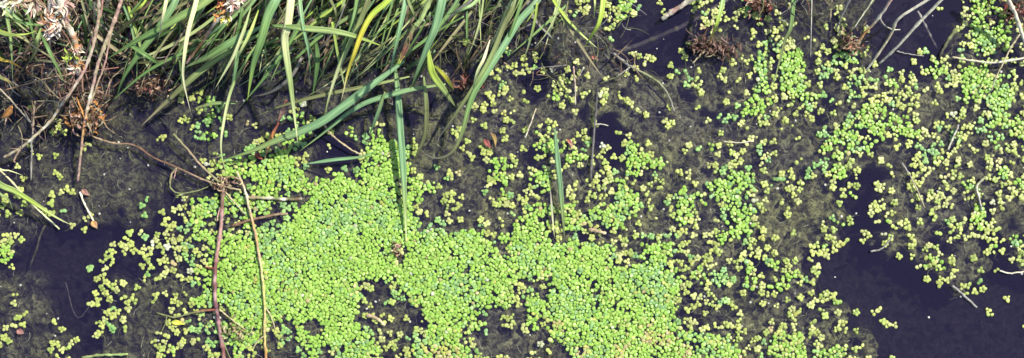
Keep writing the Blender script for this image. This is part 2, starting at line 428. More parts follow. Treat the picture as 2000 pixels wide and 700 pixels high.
# 1. dense carpet: single fronds packed side by side
def acc_dense(x, y):
    xx = x+(noise.noise(Vector((x/14, y/14, 1))))*11; yy = y+(noise.noise(Vector((x/14, y/14, 7))))*11
    d = .5*bil(DEN, xx, yy)+.5*cell(DEN, xx, yy)
    if d < 6.3 or (y > 700 and noise.noise(Vector((x/40, y/40, 3)))*120+y > 830): return False
    p = {6: .60, 7: .84, 8: .97, 9: 1.0}[min(9, int(d+.35))]
    return random.random() < p and noise.noise(Vector((x/10, y/10, 12)))*4.2+d > 5.4
X0, Y0, X1, Y1 = -200, -60, 2200, 880
dense = poisson(X0, Y0, X1, Y1, 4.9, 900000, acc_dense)
dset = {}
for (x, y) in dense: dset.setdefault((int(x//12), int(y//12)), []).append((x, y))
def near_dense(x, y, r):
    i, j = int(x//12), int(y//12)
    return any((u-x)**2+(v-y)**2 < r*r for a in (-1, 0, 1) for b in (-1, 0, 1) for (u, v) in dset.get((i+a, j+b), ()))
# 2. loose plants of two to four fronds
def acc_sparse(x, y):
    xx = x+(noise.noise(Vector((x/14, y/14, 1))))*8; yy = y+(noise.noise(Vector((x/14, y/14, 7))))*8
    d = .3*bil(DEN, xx, yy)+.7*cell(DEN, xx, yy)
    if x < -60 or x > 2060 or y > 760: d *= max(0, 1-max(-60-x, x-2060, y-760)/140)
    if d < .8 or near_dense(x, y, 7.5): return False
    n = noise.noise(Vector((x/17, y/17, 30)))*.9
    return random.random() < min(1, (d/8.2)**1.1*1.2+n*.6*min(1, d/4))
sparse = poisson(X0, Y0, X1, Y1, 10.2, 200000, acc_sparse)
REG = [  # x0,y0,x1,y1,label
 (1560, 425, 1800, 690, 'small yellow green duckweed plant on the dark open water at lower right'),
 (1600, 325, 1765, 425, 'small yellow duckweed plant beside the narrow dark channel right of the middle'),
 (1900, 425, 2010, 700, 'small yellow duckweed plant in the string at the right edge'),
 (1765, 425, 1900, 590, 'small yellow green duckweed plant scattered on the grey algae shoal by the right'),
 (140, 430, 335, 700, 'small yellow duckweed plant loosely floating around the dark pool on the left'),
 (-10, 430, 70, 700, 'small yellow duckweed plant drifting at the lower left edge'),
 (60, 590, 140, 700, 'small duckweed plant on the silt below the dark left pool'),
 (-10, 345, 200, 430, 'small duckweed plant around the green grass tip on the left edge'),
 (850, 345, 1000, 440, 'small yellow duckweed plant on the brown silt in the upper centre'),
 (700, 560, 800, 692, 'small yellow duckweed plant inside the smaller gap of the green carpet'),
 (905, 620, 1085, 705, 'small duckweed plant inside the larger gap at the bottom of the carpet'),
 (990, 95, 1160, 170, 'small yellow duckweed plant under the grass in the top middle'),
 (1190, 110, 1420, 330, 'small duckweed plant sparsely strewn on the olive algae below the stick'),
 (1330, 560, 1500, 660, 'small pale duckweed plant on the algae between the carpet and dark water'),
]
LBL = 'duckweed plants '
singles = []; loose = []
cnt = 0
for (x, y) in sparse:
    reg = None
    if -5 < x < 2005 and -5 < y < 705:
        for q, (a, b, c, d, l) in enumerate(REG):
            if a <= x < c and b <= y < d: reg = q; break
    (singles if reg is not None else loose).append((x, y, reg))
print('dense', len(dense), 'sparse', len(sparse), 'singles', len(singles))
keep = {}
if len(singles) > 300:
    # keep whole regions as individuals until about 300 plants are reached
    cn = {}
    for s in singles: cn[s[2]] = cn.get(s[2], 0)+1
    tot = 0; ok = set()
    for q in range(len(REG)):
        if tot+cn.get(q, 0) <= 300: ok.add(q); tot += cn.get(q, 0)
    loose += [s for s in singles if s[2] not in ok]; singles = [s for s in singles if s[2] in ok]
    print('kept regions', sorted(ok), tot)
carpet = MB()
for (x, y) in dense:
    f = frond_geo(x, y, random.choice((random.uniform(2.3, 3.6), random.uniform(3.2, 4.3), random.uniform(3.4, 4.7))), random.uniform(0, 6.28), random.uniform(.0005, .0014), .26, fcol(x, y, True), 8); carpet.add(*f)
for (x, y) in dense:       # a lower layer of overlapped fronds under the top ones
    if bil(DEN, x, y) > 6.8 and random.random() < .8:
        c = fcol(x, y, True); carpet.add(*frond_geo(x+random.uniform(-3.5, 3.5), y+random.uniform(-3.5, 3.5), random.uniform(2.6, 4.4), random.uniform(0, 6.28), .0001, .08, c, 7))
tag(carpet.build('duckweed_carpet', M_FROND), 'dense bright green carpet of duckweed covering the pond', 'duckweed', kind='stuff')
def plant(x, y, scale=1.0):
    c = fcol(x, y, False); n = random.choice((2, 2, 3, 3, 3, 4, 5)); a0 = random.uniform(0, 6.28); out = []
    for k in range(n):
        a = a0+k*2*math.pi/max(3, n)+random.uniform(-.25, .25); rr = random.choice((random.uniform(2.3, 3.2), random.uniform(3.0, 4.2), random.uniform(3.0, 4.2)))*scale*(1 if k else 1.1)
        off = random.uniform(3.5, 4.2)*scale
        v = random.uniform(.9, 1.08)
        out.append(frond_geo(x+math.cos(a)*off, y+math.sin(a)*off, rr, -a, .0005+.0003*k, .14, (c[0]*v, c[1]*v, c[2]*v), 10))
    return out
lb = MB()
for (x, y, r) in loose:
    for f in plant(x, y): lb.add(*f)
for _ in range(950):          # single floating fronds between the plants
    x = random.uniform(X0, X1); y = random.uniform(Y0, Y1); d = bil(DEN, x, y)
    if d < .5 or d > 6.5 or random.random() > .25+d/9: continue
    if any(a <= x < c and b <= y < dd for (a, b, c, dd, l) in REG) : continue
    lb.add(*frond_geo(x, y, random.uniform(2.4, 4.2), random.uniform(0, 6.28), .0006, .1, fcol(x, y, False), 8))
tag(lb.build('loose_duckweed', M_FROND), 'loose yellow green duckweed thinly scattered between carpet and open water', 'duckweed', kind='stuff')
for (x, y, r) in singles:
    root = empty('duckweed_plant', at(x, y, 0))
    lab = REG[r][4]; tag(root, lab, 'duckweed', lab.replace('small', 'the').replace('plant', 'plants', 1))
    for f in plant(x, y, 1.04):
        m = MB(); m.add(*f); m.build('frond', M_FROND, root, at(x, y, 0))
# pale specks: seeds and dead fronds
sp = MB()
for _ in range(520):
    x = random.uniform(X0, X1); y = random.uniform(Y0, Y1)
    if acc_dense(x, y) or (field(WM, x, y) > .5 and random.random() < .85): continue
    v = random.uniform(.5, 1)
    sp.add(*frond_geo(x, y, random.uniform(1.0, 2.6), random.uniform(0, 6.28), .0005, .2, (.62*v, .60*v, .50*v), 6))
tag(sp.build('seed_specks', M_SPECK), 'tiny pale seeds and bleached fronds floating on the pond', 'seeds', kind='stuff')

# ------------------------------------------------------------------ grass blades
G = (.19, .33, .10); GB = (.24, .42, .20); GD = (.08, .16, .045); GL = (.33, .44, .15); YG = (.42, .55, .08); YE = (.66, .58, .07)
PA = (.80, .82, .42); OL = (.20, .22, .09); ST = (.50, .42, .24); CR = (.72, .66, .48); TA = (.36, .26, .16); BR = (.16, .09, .055)
RD = (.26, .065, .05); PK = (.50, .30, .24); OR = (.55, .26, .08); GY = (.30, .28, .24); DK = (.05, .045, .04)
# (points px, width px, z start, z end, colours, label, options)
BL = [
 ([(388,-20),(368,60),(360,110),(358,155),(373,222)], 9, .11, .05, [PA,PA,CR], 'bright cream yellow grass blade hanging straight down at upper left'),
 ([(570,-20),(562,50),(556,82),(568,170),(582,283)], 15, .13, .05, [PA,PA,GL,PA], 'widest pale yellow grass blade bent at a crease and pointing down'),
 ([(328,-20),(318,35),(309,80)], 8, .11, .06, [YG,PA,CR], 'short pale tip hanging left of the long cream blade'),
 ([(430,-20),(340,40),(270,78),(205,118)], 15, .09, .04, [GL,G,G], 'broad mid green blade slanting down left from the top edge'),
 ([(352,-20),(320,40),(272,105),(240,155),(226,198)], 14, .08, .03, [GB,G,GD], 'blue green blade crossing under the broad slanting one near top left'),
 ([(515,50),(460,78),(410,108),(360,133)], 15, .08, .05, [GB,G,GL], 'broad green blade running left behind the cream blade'),
 ([(520,60),(440,105),(385,145),(330,195),(274,248)], 13, .075, .012, [G,GL,OL,ST], 'long olive green blade with a straw tip ending over dark silt'),
 ([(490,15),(476,60),(455,112),(419,175)], 7, .10, .06, [GL,PA,PA], 'slim pale blade right of the cream blade pointing down left'),
 ([(505,20),(488,65),(470,100),(459,124)], 6, .10, .07, [YG,PA], 'short slim yellow green blade beside the slim pale one'),
 ([(548,-25),(524,30),(508,85),(494,130),(483,198)], 18, .12, .06, [GB,GB,G,G,YG], 'thick blue green blade with a yellow tip left of the widest pale blade'),
 ([(512,70),(480,120),(452,175),(436,245),(432,295),(444,348)], 6, .07, .006, [G,GL,PA,GL], 'thin curving green blade reaching down to the brown stem node'),
 ([(584,-20),(592,50),(602,100),(607,146)], 8, .11, .07, [GL,GB,GB], 'slender blue green blade right of the widest pale blade'),
 ([(530,50),(600,56),(675,66),(752,92)], 12, .09, .08, [G,GL,GL,YG], 'green blade lying almost level across the tuft'),
 ([(775,-20),(728,28),(708,62),(692,105),(680,140),(666,200)], 11, .125, .06, [G,YG,YG,YE,YE,CR], 'vivid yellow grass blade with a golden middle in the tuft'),
 ([(724,-20),(704,40),(680,92),(657,145),(640,200),(632,240)], 11, .11, .03, [GL,OL,GL,PA,YG], 'olive yellow blade left of and parallel to the vivid yellow one'),
 ([(800,150),(720,168),(650,182),(590,196),(540,211),(495,230)], 8, .05, .02, [GL,OL,OL,OL], 'narrow olive blade arching left above the broad blue green one'),
 ([(790,120),(735,160),(685,198),(632,236),(590,256),(540,275),(490,296),(430,315)], 17, .08, .006, [GB,GB,GB,GL,G], 'broadest blue green blade sweeping left down onto the carpet'),
 ([(870,165),(800,176),(725,197),(685,218),(650,245),(615,273),(583,297)], 10, .06, .004, [GL,GB,GB,GL], 'blue green blade curving left under the broadest sweeping one'),
 ([(768,110),(776,170),(782,250),(787,320),(791,400),(794,478)], 14, .034, .004, [GL,GB,GB,GB,GL,PA], 'long straight blue green blade standing out over the bright carpet'),
 ([(797,-25),(781,55),(770,105),(760,150)], 11, .12, .08, [GB,GB,GB], 'blue green blade above the long straight one at top centre'),
 ([(868,-25),(852,48),(836,88),(816,138),(801,176)], 17, .13, .06, [GB,GB,GB,GL], 'wide blue green blade tapering down left at top centre'),
 ([(792,-20),(806,22),(817,47)], 8, .11, .09, [OL,GL], 'short olive blade joining the fork at top centre'),
 ([(836,92),(841,130),(848,150),(868,178),(892,212)], 14, .09, .02, [YG,YG,GL,OL], 'yellow green leaf base splayed beside the wide blade'),
 ([(848,128),(868,148),(887,177)], 8, .09, .07, [YG,YE,YG], 'short bright yellow green tip right of the splayed leaf'),
 ([(1012,-10),(985,48),(962,105),(935,155),(900,208),(875,245),(857,270),(848,298)], 10, .09, .004, [GL,OL,GL,OL,GY], 'olive blade slanting left beside the blue grey one at centre top'),
 ([(1060,-15),(1015,40),(985,88),(955,135),(928,178),(914,215),(903,258),(885,295),(858,309),(832,302),(820,288)], 13, .08, .004, [GY,GB,GB,G,OL,GY], 'blue grey blade curling into a hook at its lower end'),
 ([(957,78),(945,115),(932,142),(922,180)], 6, .09, .07, [CR,PA,GL], 'thin cream blade lying over the olive slanting blade'),
 ([(828,150),(833,215),(829,265),(815,300),(804,322)], 10, .06, .006, [GL,OL,OL,OL], 'dull olive blade right of the long straight blade'),
 ([(600,320),(655,312),(708,306),(738,292)], 7, .002, .010, [GB,GB,G], 'small blue green blade floating over the dark pool above the carpet'),
 ([(752,180),(738,222),(721,266)], 8, .05, .01, [GL,GB,GD], 'short green blade just left of the long straight blade'),
 ([(1084,252),(1088,300),(1093,350),(1098,405),(1103,472)], 11, .018, .004, [GB,GB,GB,GL,OL], 'upright blue green blade alone among yellow duckweed at centre'),
 ([(1075,370),(1078,410),(1083,465)], 4, .003, .003, [GY,PA], 'thin pale strip put in as the reflection of the lone upright blade'),  # strip modelled in place of the lone blade's mirror image on the water
 ([(1180,-20),(1172,38),(1158,66),(1141,93)], 12, .09, .05, [YG,YG,YG], 'bright lime green blade hanging at the top right of centre'),
 ([(1161,-20),(1162,10),(1160,38)], 6, .08, .06, [YG,PA], 'short lime tip left of the bright lime blade'),
 ([(1072,-20),(1100,28),(1126,58),(1150,80),(1168,95)], 7, .06, .02, [YG,YG,PA], 'slim lime blade slanting right towards the bright lime one'),
 ([(1026,-20),(1045,38),(1080,75),(1108,103),(1130,124)], 6, .05, .01, [GY,GY,OL], 'dull grey green blade slanting down right over dark silt'),
 ([(1416,-20),(1402,40),(1394,62),(1383,92)], 10, .06, .012, [GB,GB,YG,OR], 'green blade turning orange at its tip over brown litter'),
 ([(1551,-20),(1545,50),(1533,80),(1520,130),(1507,178)], 9, .05, .004, [GB,G,OL,GL], 'faded green blade crossing the duckweed at top right'),
 ([(-20,50),(38,72),(72,95),(105,118),(135,155)], 6, .08, .05, [YG,YG,ST,OL], 'yellowing thin blade crossing the top left corner'),
 ([(-15,106),(20,121),(47,136)], 10, .08, .06, [YG,YE,OR], 'blade with an orange tip at the left edge'),
 ([(-15,138),(15,158),(38,180)], 12, .08, .06, [GL,GL,OR], 'green blade with a brown tip just below the orange tipped one'),
 ([(8,-10),(20,70),(23,110),(25,160)], 9, .06, .04, [G,GL,GL], 'upright green blade near the top left corner'),
 ([(30,-15),(55,30),(75,62)], 8, .08, .07, [G,GL], 'green blade leading down to the leaf fork at top left'),
 ([(80,55),(72,80),(62,110)], 8, .07, .05, [GL,OL], 'short olive blade hanging below the leaf fork at top left'),
 ([(78,62),(100,108),(126,162)], 7, .07, .04, [GD,G,GL], 'dark green blade running down right from the leaf fork'),
 ([(-10,60),(40,68),(76,60)], 8, .07, .07, [GL,YG], 'level lime green blade at the left of the leaf fork'),
 ([(20,36),(50,46),(90,50)], 6, .06, .06, [G,G], 'dim level blade above the leaf fork'),
 ([(-15,350),(30,374),(72,400),(112,426),(140,440)], 14, .05, .012, [GL,GL,YG,PA], 'bright green blade tip reaching in from the left edge'),
 ([(-15,366),(15,388),(25,412)], 9, .04, .02, [GL,GL], 'second green blade below the bright one at left edge'),
 ([(-15,322),(20,334),(46,343)], 6, .04, .02, [GL,PA], 'small pale blade above the bright green one at left edge'),
 ([(292,-15),(272,15),(246,34)], 7, .09, .07, [YG,YG], 'short yellow green blade at the top left of centre'),
 ([(420,78),(300,132),(215,200)], 6, .05, .03, [GD,G], 'thin dark green blade below the broad slanting one'),
 ([(248,85),(285,108),(320,132)], 9, .06, .04, [G,GD], 'short dark green blade branching down right of the crossing'),
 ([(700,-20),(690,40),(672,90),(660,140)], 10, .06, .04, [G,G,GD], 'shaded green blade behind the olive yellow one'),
 ([(640,-20),(655,22),(652,50)], 8, .07, .06, [OL,OL], 'small olive blade at the top centre fork'),
 ([(676,-20),(668,15),(652,45)], 8, .07, .06, [GL,OL], 'short light blade meeting the small olive one'),
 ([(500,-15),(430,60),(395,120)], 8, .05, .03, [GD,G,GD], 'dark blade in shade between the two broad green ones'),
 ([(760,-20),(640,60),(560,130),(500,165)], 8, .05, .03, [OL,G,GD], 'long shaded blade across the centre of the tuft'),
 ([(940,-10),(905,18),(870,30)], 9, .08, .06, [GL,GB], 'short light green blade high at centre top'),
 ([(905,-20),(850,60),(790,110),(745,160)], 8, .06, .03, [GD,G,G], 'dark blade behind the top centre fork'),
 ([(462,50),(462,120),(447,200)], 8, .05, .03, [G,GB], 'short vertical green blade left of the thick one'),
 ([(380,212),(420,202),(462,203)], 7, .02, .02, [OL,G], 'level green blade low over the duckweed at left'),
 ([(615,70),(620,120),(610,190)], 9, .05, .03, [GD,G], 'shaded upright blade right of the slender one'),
]
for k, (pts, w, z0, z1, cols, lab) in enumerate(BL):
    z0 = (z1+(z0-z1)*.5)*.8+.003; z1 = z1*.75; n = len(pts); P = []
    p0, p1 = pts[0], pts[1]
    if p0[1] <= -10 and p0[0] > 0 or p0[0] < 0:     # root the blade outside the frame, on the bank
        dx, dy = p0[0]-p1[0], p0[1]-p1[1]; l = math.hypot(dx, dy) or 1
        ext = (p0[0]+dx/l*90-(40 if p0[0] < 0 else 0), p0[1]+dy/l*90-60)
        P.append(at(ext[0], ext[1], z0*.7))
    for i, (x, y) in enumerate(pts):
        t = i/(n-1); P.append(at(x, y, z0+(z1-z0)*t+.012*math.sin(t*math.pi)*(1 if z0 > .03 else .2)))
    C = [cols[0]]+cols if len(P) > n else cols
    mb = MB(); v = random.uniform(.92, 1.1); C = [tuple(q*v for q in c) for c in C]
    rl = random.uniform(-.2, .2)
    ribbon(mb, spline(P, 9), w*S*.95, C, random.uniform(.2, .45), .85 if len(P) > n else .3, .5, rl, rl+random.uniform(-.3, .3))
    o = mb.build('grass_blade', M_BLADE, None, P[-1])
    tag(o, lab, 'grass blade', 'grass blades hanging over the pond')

for k in range(120):
    reg = random.random()
    if reg < .72: x = random.uniform(330, 930); y = random.uniform(-110, 60); a = math.pi*random.choice((.45, .55, .62, .68, .74, .8)); L = random.uniform(110, 290)
    elif reg < .86: x = random.uniform(900, 1120); y = random.uniform(-90, 10); a = math.pi*random.choice((.4, .55, .66, .7)); L = random.uniform(90, 190)
    else: x = random.uniform(-40, 260); y = random.uniform(-90, 20); a = math.pi*random.choice((.25, .4, .5, .6)); L = random.uniform(80, 170)
    a += random.gauss(0, .12); cur = random.gauss(.0, .22); za = random.uniform(.025, .055); zb = random.uniform(.010, .03); P = []; xx, yy = x, y
    for i in range(5):
        P.append(at(xx, yy, za+(zb-za)*i/4+.006*math.sin(i*.8))); xx += math.cos(a)*L/4; yy += math.sin(a)*L/4; a += cur*.35
    if yy > 245: continue
    c = random.choice([[G, GL], [GL, YG], [GL, PA], [G, G], [OL, ST], [YG, GL, PA], [GB, GL]]); mb = MB()
    ribbon(mb, spline(P, 7), random.choice((2.5, 3, 4, 5, 6))*S, c, .35, .85, .45, random.uniform(-.3, .3))
    o = mb.build('grass_blade', M_BLADE, None, P[-1])
    tag(o, 'thin green grass blade among many alike in the tangled tuft along the top edge', 'grass blade', 'thin blades of the tuft')

# tangle of finer grass below the traced blades, its shade darkened into the colours
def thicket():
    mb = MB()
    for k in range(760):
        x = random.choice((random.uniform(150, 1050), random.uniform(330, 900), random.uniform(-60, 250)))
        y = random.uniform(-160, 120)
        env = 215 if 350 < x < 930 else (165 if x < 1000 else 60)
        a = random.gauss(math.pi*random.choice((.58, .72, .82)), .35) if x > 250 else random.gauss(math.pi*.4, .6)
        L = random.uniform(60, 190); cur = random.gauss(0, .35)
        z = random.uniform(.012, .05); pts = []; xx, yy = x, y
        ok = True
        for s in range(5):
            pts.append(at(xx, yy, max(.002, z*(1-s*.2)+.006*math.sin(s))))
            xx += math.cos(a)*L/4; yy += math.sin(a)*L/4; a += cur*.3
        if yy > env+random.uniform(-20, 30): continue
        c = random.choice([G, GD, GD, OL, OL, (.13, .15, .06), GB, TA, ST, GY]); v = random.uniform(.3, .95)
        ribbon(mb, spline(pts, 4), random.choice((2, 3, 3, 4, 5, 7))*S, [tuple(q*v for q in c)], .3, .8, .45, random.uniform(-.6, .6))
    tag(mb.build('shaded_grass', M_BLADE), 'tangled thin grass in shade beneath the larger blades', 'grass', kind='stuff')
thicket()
def litter():
    mb = MB()
    zones = [(0, -80, 230, 250, 420), (230, -60, 1000, 130, 420), (1000, -60, 1250, 150, 110), (1640, 50, 1690, 100, 26), (1360, 70, 1425, 112, 46), (1480, -40, 1640, 40, 40), (265, 150, 330, 190, 36), (130, 150, 200, 240, 60), (1925,-20,2010,40,30)]
    for (x0, y0, x1, y1, n) in zones:
        for _ in range(n):
            x = random.uniform(x0, x1); y = random.uniform(y0, y1); a = random.uniform(0, 6.28); L = random.uniform(14, 60) if (x1-x0) > 90 else random.uniform(8, 26)
            z = random.uniform(.002, .03 if (x1-x0) > 90 else .012); pts = []; cur = random.uniform(-1.2, 1.2)
            for s in range(4):
                pts.append(at(x, y, max(.001, z+random.uniform(-.003, .003)))); x += math.cos(a)*L/3; y += math.sin(a)*L/3; a += cur*.4
            c = random.choice([TA, BR, BR, PK, GY, ST, (.22, .11, .08)] if x < 260 or (x1-x0) < 90 else [BR, TA, GY, OL, OL, DK]); v = random.uniform(.5, 1.0)
            tube(mb, spline(pts, 3), random.uniform(.0005, .0014), .0003, [tuple(q*v for q in c)], seg=5)
    tag(mb.build('plant_litter', M_STEM), 'brown tangle of dead stalks and roots at the bank', 'litter', kind='stuff')
litter()

# ------------------------------------------------------------------ stems and twigs
def path(pts, z0, z1, wob=.7, arch=0):
    n = len(pts); P = []
    for i, (x, y) in enumerate(pts):
        t = i/(n-1); P.append(at(x, y, z0+(z1-z0)*t+arch*math.sin(t*math.pi)))
    P = spline(P, 8)
    for i in range(1, len(P)-1): P[i] = P[i]+Vector((noise.noise(Vector((i*.5, P[0][0]*90, 0))), noise.noise(Vector((i*.5, P[0][1]*90, 9))), 0))*(wob*S)
    return P
def stalk(name, cat, lab, pts, w0, w1, z0, z1, cols, sides=(), knots=4, blotch=None, mat=None, group=None, wob=1.2):
    P = path(pts, z0, z1, wob); mb = MB()
    tube(mb, P, w0*S, w1*S, cols, 8, knots, .25, blotch)
    o0 = P[len(P)//2]
    if sides:
        root = empty(name, o0); tag(root, lab, cat, group)
        mb.build('stem', mat or M_STEM, root, o0)
        for (sp_, sw, sc) in sides:
            zi = z0+(z1-z0)*.5
            near = min(P, key=lambda q: (q-at(sp_[0][0], sp_[0][1], q.z)).length)
            Q = path(sp_, near.z, max(.001, near.z*.7), 1.0); m2 = MB(); tube(m2, Q, sw*S, sw*.5*S, sc, 6, 2, .2)
            m2.build('side_twig', mat or M_STEM, root, o0)
        return root
    o = mb.build(name, mat or M_STEM, None, o0); tag(o, lab, cat, group); return o
stalk('plant_stem', 'stem', 'maroon and pink stem running down across the left of the green carpet',
 [(437,360),(434,400),(432,440),(425,490),(420,530),(420,580),(424,612),(430,650),(438,702),(442,760)], 7, 7, .005, .003, [TA, (.2,.09,.07), PK, (.2,.08,.07), (.14,.06,.07), (.17,.08,.09), (.2,.08,.07), PK],
 [([(421,524),(412,524),(400,522)], 4, [RD]), ([(422,605),(395,608),(368,613),(340,620),(306,611)], 5, [RD, OL, OL]), ([(326,618),(322,635),(315,648)], 2.5, [OL]), ([(428,604),(452,624),(482,646)], 3, [ST]),
  ([(437,372),(462,400),(480,420)], 3, [ST]), ([(435,400),(427,415),(424,432)], 4, [PK]), ([(426,640),(445,690),(452,702)], 3, [OL])], 9, (.42, .26, .24))
stalk('plant_stem', 'stem', 'straw yellow stem running down right of the maroon one',
 [(462,335),(478,370),(485,400),(495,440),(503,480),(511,530),(517,600),(517,660),(520,702),(524,760)], 4.5, 5, .005, .003, [ST, CR, ST, OR, ST, (.5,.48,.15), (.45,.46,.15), OR, CR],
 [([(519,600),(530,620),(538,645)], 3, [ST]), ([(518,655),(505,665),(495,678)], 4, [ST]), ([(470,352),(452,345),(437,350)], 4, [TA])], 9, (.56, .36, .2))
stalk('plant_stem', 'stem', 'long tan stem slanting right to the node above the maroon stem',
 [(142,243),(185,268),(222,280),(262,284),(300,308),(345,327),(392,349),(437,364),(470,372)], 3.5, 3.5, .010, .005, [TA, TA, BR, BR, TA, ST],
 [([(345,328),(335,342),(333,366),(350,378),(385,373),(414,361)], 4, [TA, OL, OL]), ([(344,328),(340,350)], 3, [PK])], 6)
stalk('plant_stem', 'stem', 'thin olive stem slanting to the node from upper left', [(338,262),(360,285),(385,315),(410,340),(434,360)], 4, 4, .012, .008, [OL, TA, OL])
stalk('dry_stalk', 'stalk', 'tan knobbly stalk curving from the top to the left edge',
 [(194,-60),(193,0),(192,40),(183,85),(168,130),(142,175),(118,207),(100,235),(62,272),(36,292),(8,308)], 6, 5, .07, .012, [GY, TA, PK, TA, ST, TA],
 [([(84,250),(70,246)], 3, [ST]), ([(58,275),(35,270)], 3, [TA]), ([(40,290),(28,312),(30,318)], 4, [TA, PK]), ([(36,292),(18,290)], 3, [TA]), ([(60,272),(62,300),(60,352)], 3, [GY]), ([(118,207),(105,198),(70,198)], 3, [ST])], 12, CR)
stalk('dry_stalk', 'stalk', 'straight straw stalk falling from the top with orange node',
 [(252,-60),(237,0),(222,45),(204,90),(190,130),(182,165),(172,205),(166,235),(160,280),(156,320),(152,355)], 7, 4, .08, .008, [ST, PK, ST, ST, CR, OR, ST, PK],
 [([(168,225),(178,200),(190,165)], 4, [TA]), ([(170,240),(180,262)], 4, [ST]), ([(157,283),(168,285)], 3, [TA]), ([(166,232),(155,205),(150,190)], 4, [OR])], 8, PK)
stalk('dry_stalk', 'stalk', 'upright grey twig left of the tan knobbly stalk', [(68,198),(66,225),(64,260),(62,300),(61,352)], 4, 2.5, .02, .004, [TA, GY])
stalk('dry_stalk', 'stalk', 'pink brown twig slanting below the cream flower head', [(432,30),(415,52),(400,76),(382,100),(364,124)], 6, 4, .07, .04, [CR, PK, OR, PK])
stalk('dry_stalk', 'stalk', 'thin brown twig left of the long cream blade', [(362,58),(345,85),(332,102),(320,124)], 3.5, 2.5, .06, .04, [TA, TA])
stalk('dry_stalk', 'stalk', 'thin straw stalk crossing the top left towards silt', [(-20,155),(16,190),(42,220),(66,246)], 3, 2.5, .04, .012, [ST, GY])
stalk('dry_stalk', 'stalk', 'tan twig behind the fork at top centre', [(848,-20),(822,38),(806,58),(793,92),(777,126)], 9, 7, .10, .09, [OL, GL, OL, RD, YG], mat=M_STEM)
RED = (.30, .13, .09)
stalk('dry_stalk', 'stalk', 'reddish stalk leaning between the flower stalk and the tan knobbly stalk', [(205,-40),(196,30),(172,95),(160,150),(168,215)], 4, 3, .05, .02, [RED, PK, RED, TA], knots=6)
stalk('dry_stalk', 'stalk', 'thin red brown stalk crossing behind the cream flower stalk', [(60,-30),(95,25),(135,80),(165,140),(182,200)], 3.5, 2.5, .05, .02, [RED, BR, PK], knots=5)
stalk('dry_stalk', 'stalk', 'brown stalk lying nearly level across the top left corner', [(-20,185),(40,168),(100,152),(170,140),(232,132)], 3, 2, .03, .03, [BR, TA, RED], knots=4)
stalk('dry_stalk', 'stalk', 'pale tan stalk rising right from the orange node', [(176,205),(192,160),(206,120),(216,70),(232,20)], 3.5, 2.5, .03, .06, [ST, PK, ST], knots=5)
stalk('dry_stalk', 'stalk', 'red brown stalk in the upper left beside the clump of pink seeds', [(262,60),(255,110),(262,150),(290,178)], 3, 2, .03, .015, [RED, BR], knots=3)
stalk('twig', 'twig', 'pink red forked twig over the dark water at top right', [(1756,-40),(1740,0),(1718,33),(1692,62),(1664,96)], 6, 4, .05, .006, [PK, PK, CR, OR, ST],
 [([(1718,33),(1726,48),(1744,58),(1758,58)], 3, [GY, CR])], 3)
stalk('twig', 'twig', 'pale grey bent twig right of the pink forked one', [(1870,-40),(1812,0),(1756,36),(1742,64),(1718,102),(1692,138)], 6, 4, .06, .004, [CR, CR, ST, CR], knots=3, wob=.4)
stalk('twig', 'twig', 'straight pale twig parallel to the bent grey one', [(1880,-50),(1840,-2),(1792,48),(1752,92),(1718,124)], 7, 4, .06, .002, [CR, CR, CR], knots=3, wob=.5)
stalk('twig', 'twig', 'thin grey twig left of the pink forked twig', [(1675,-30),(1660,0),(1645,30),(1633,57)], 4, 3, .04, .01, [GY, GY])
stalk('twig', 'twig', 'olive double twig just left of the pink forked one', [(1722,-30),(1705,0),(1683,32),(1660,62)], 7, 4, .04, .01, [OL, OL], [([(1712,-10),(1690,22),(1668,55)], 3, [CR])])
stalk('twig', 'twig', 'short pinkish twig hanging among duckweed at top right', [(1627,-30),(1624,5),(1621,40)], 4, 3, .03, .006, [PK, ST])
stalk('twig', 'twig', 'hair thin pale stalk standing straight at top right', [(1586,-30),(1585,30),(1584,75),(1583,112)], 2.2, 1.6, .03, .006, [CR, GY], knots=0, wob=.2)
stalk('twig', 'twig', 'thick broken brown stick at the top edge over dark water', [(1378,-25),(1346,2),(1318,20),(1293,37)], 11, 8, .02, .006, [BR, TA, PK, CR], knots=2, blotch=CR)
stalk('twig', 'twig', 'dull grey stick lying under water below the brown stick', [(1420,0),(1345,45),(1300,66),(1248,88),(1200,105)], 8, 10, -.0016, -.0020, [(.12,.11,.10), DK, (.1,.095,.085)])
stalk('twig', 'twig', 'cream pink stalk at the top right corner', [(1958,-40),(1970,0),(1984,30),(1996,66),(2012,110)], 8, 6, .04, .01, [PK, CR, CR], [([(1994,64),(1975,92),(1962,118),(1946,150),(1936,178)], 4, [ST, ST])])
stalk('twig', 'twig', 'long white thin stalk curving to the right edge', [(1860,112),(1900,119),(1940,123),(1975,118),(2030,108)], 3.5, 4, .004, .012, [ST, CR, CR], knots=2)
stalk('twig', 'twig', 'fine grey root arching over the dark top right water', [(1751,100),(1770,105),(1804,110)], 2.2, 1.5, .002, .002, [GY])
stalk('twig', 'twig', 'dark submerged stalk in the top right pool', [(1868,55),(1850,82),(1835,112)], 7, 5, -.0006, .002, [OL, DK])
stalk('twig', 'twig', 'thin dim stalk in the top right pool left of the dark one', [(1792,22),(1812,60),(1830,95)], 5, 4, -.0008, -.001, [GY, DK])
stalk('twig', 'twig', 'upright grey stalk right of the lone upright blade', [(1166,170),(1165,200),(1161,250),(1157,300),(1153,352)], 4, 4.5, .006, .002, [DK, (.12,.11,.1), (.16,.15,.13), (.12,.11,.1)], [([(1162,243),(1175,243),(1188,246)], 3, [GY, CR])])
stalk('twig', 'twig', 'curved olive grey stalk over the algae at right of centre', [(1198,105),(1228,128),(1262,146),(1290,165),(1307,190),(1317,218)], 5, 3, .004, .003, [GY, OL, GY], [([(1234,129),(1216,142),(1200,153)], 3, [CR, GY])])
stalk('twig', 'twig', 'short straw stalk below the orange tipped blade', [(1377,98),(1364,112),(1352,124)], 4, 2, .006, .003, [ST])
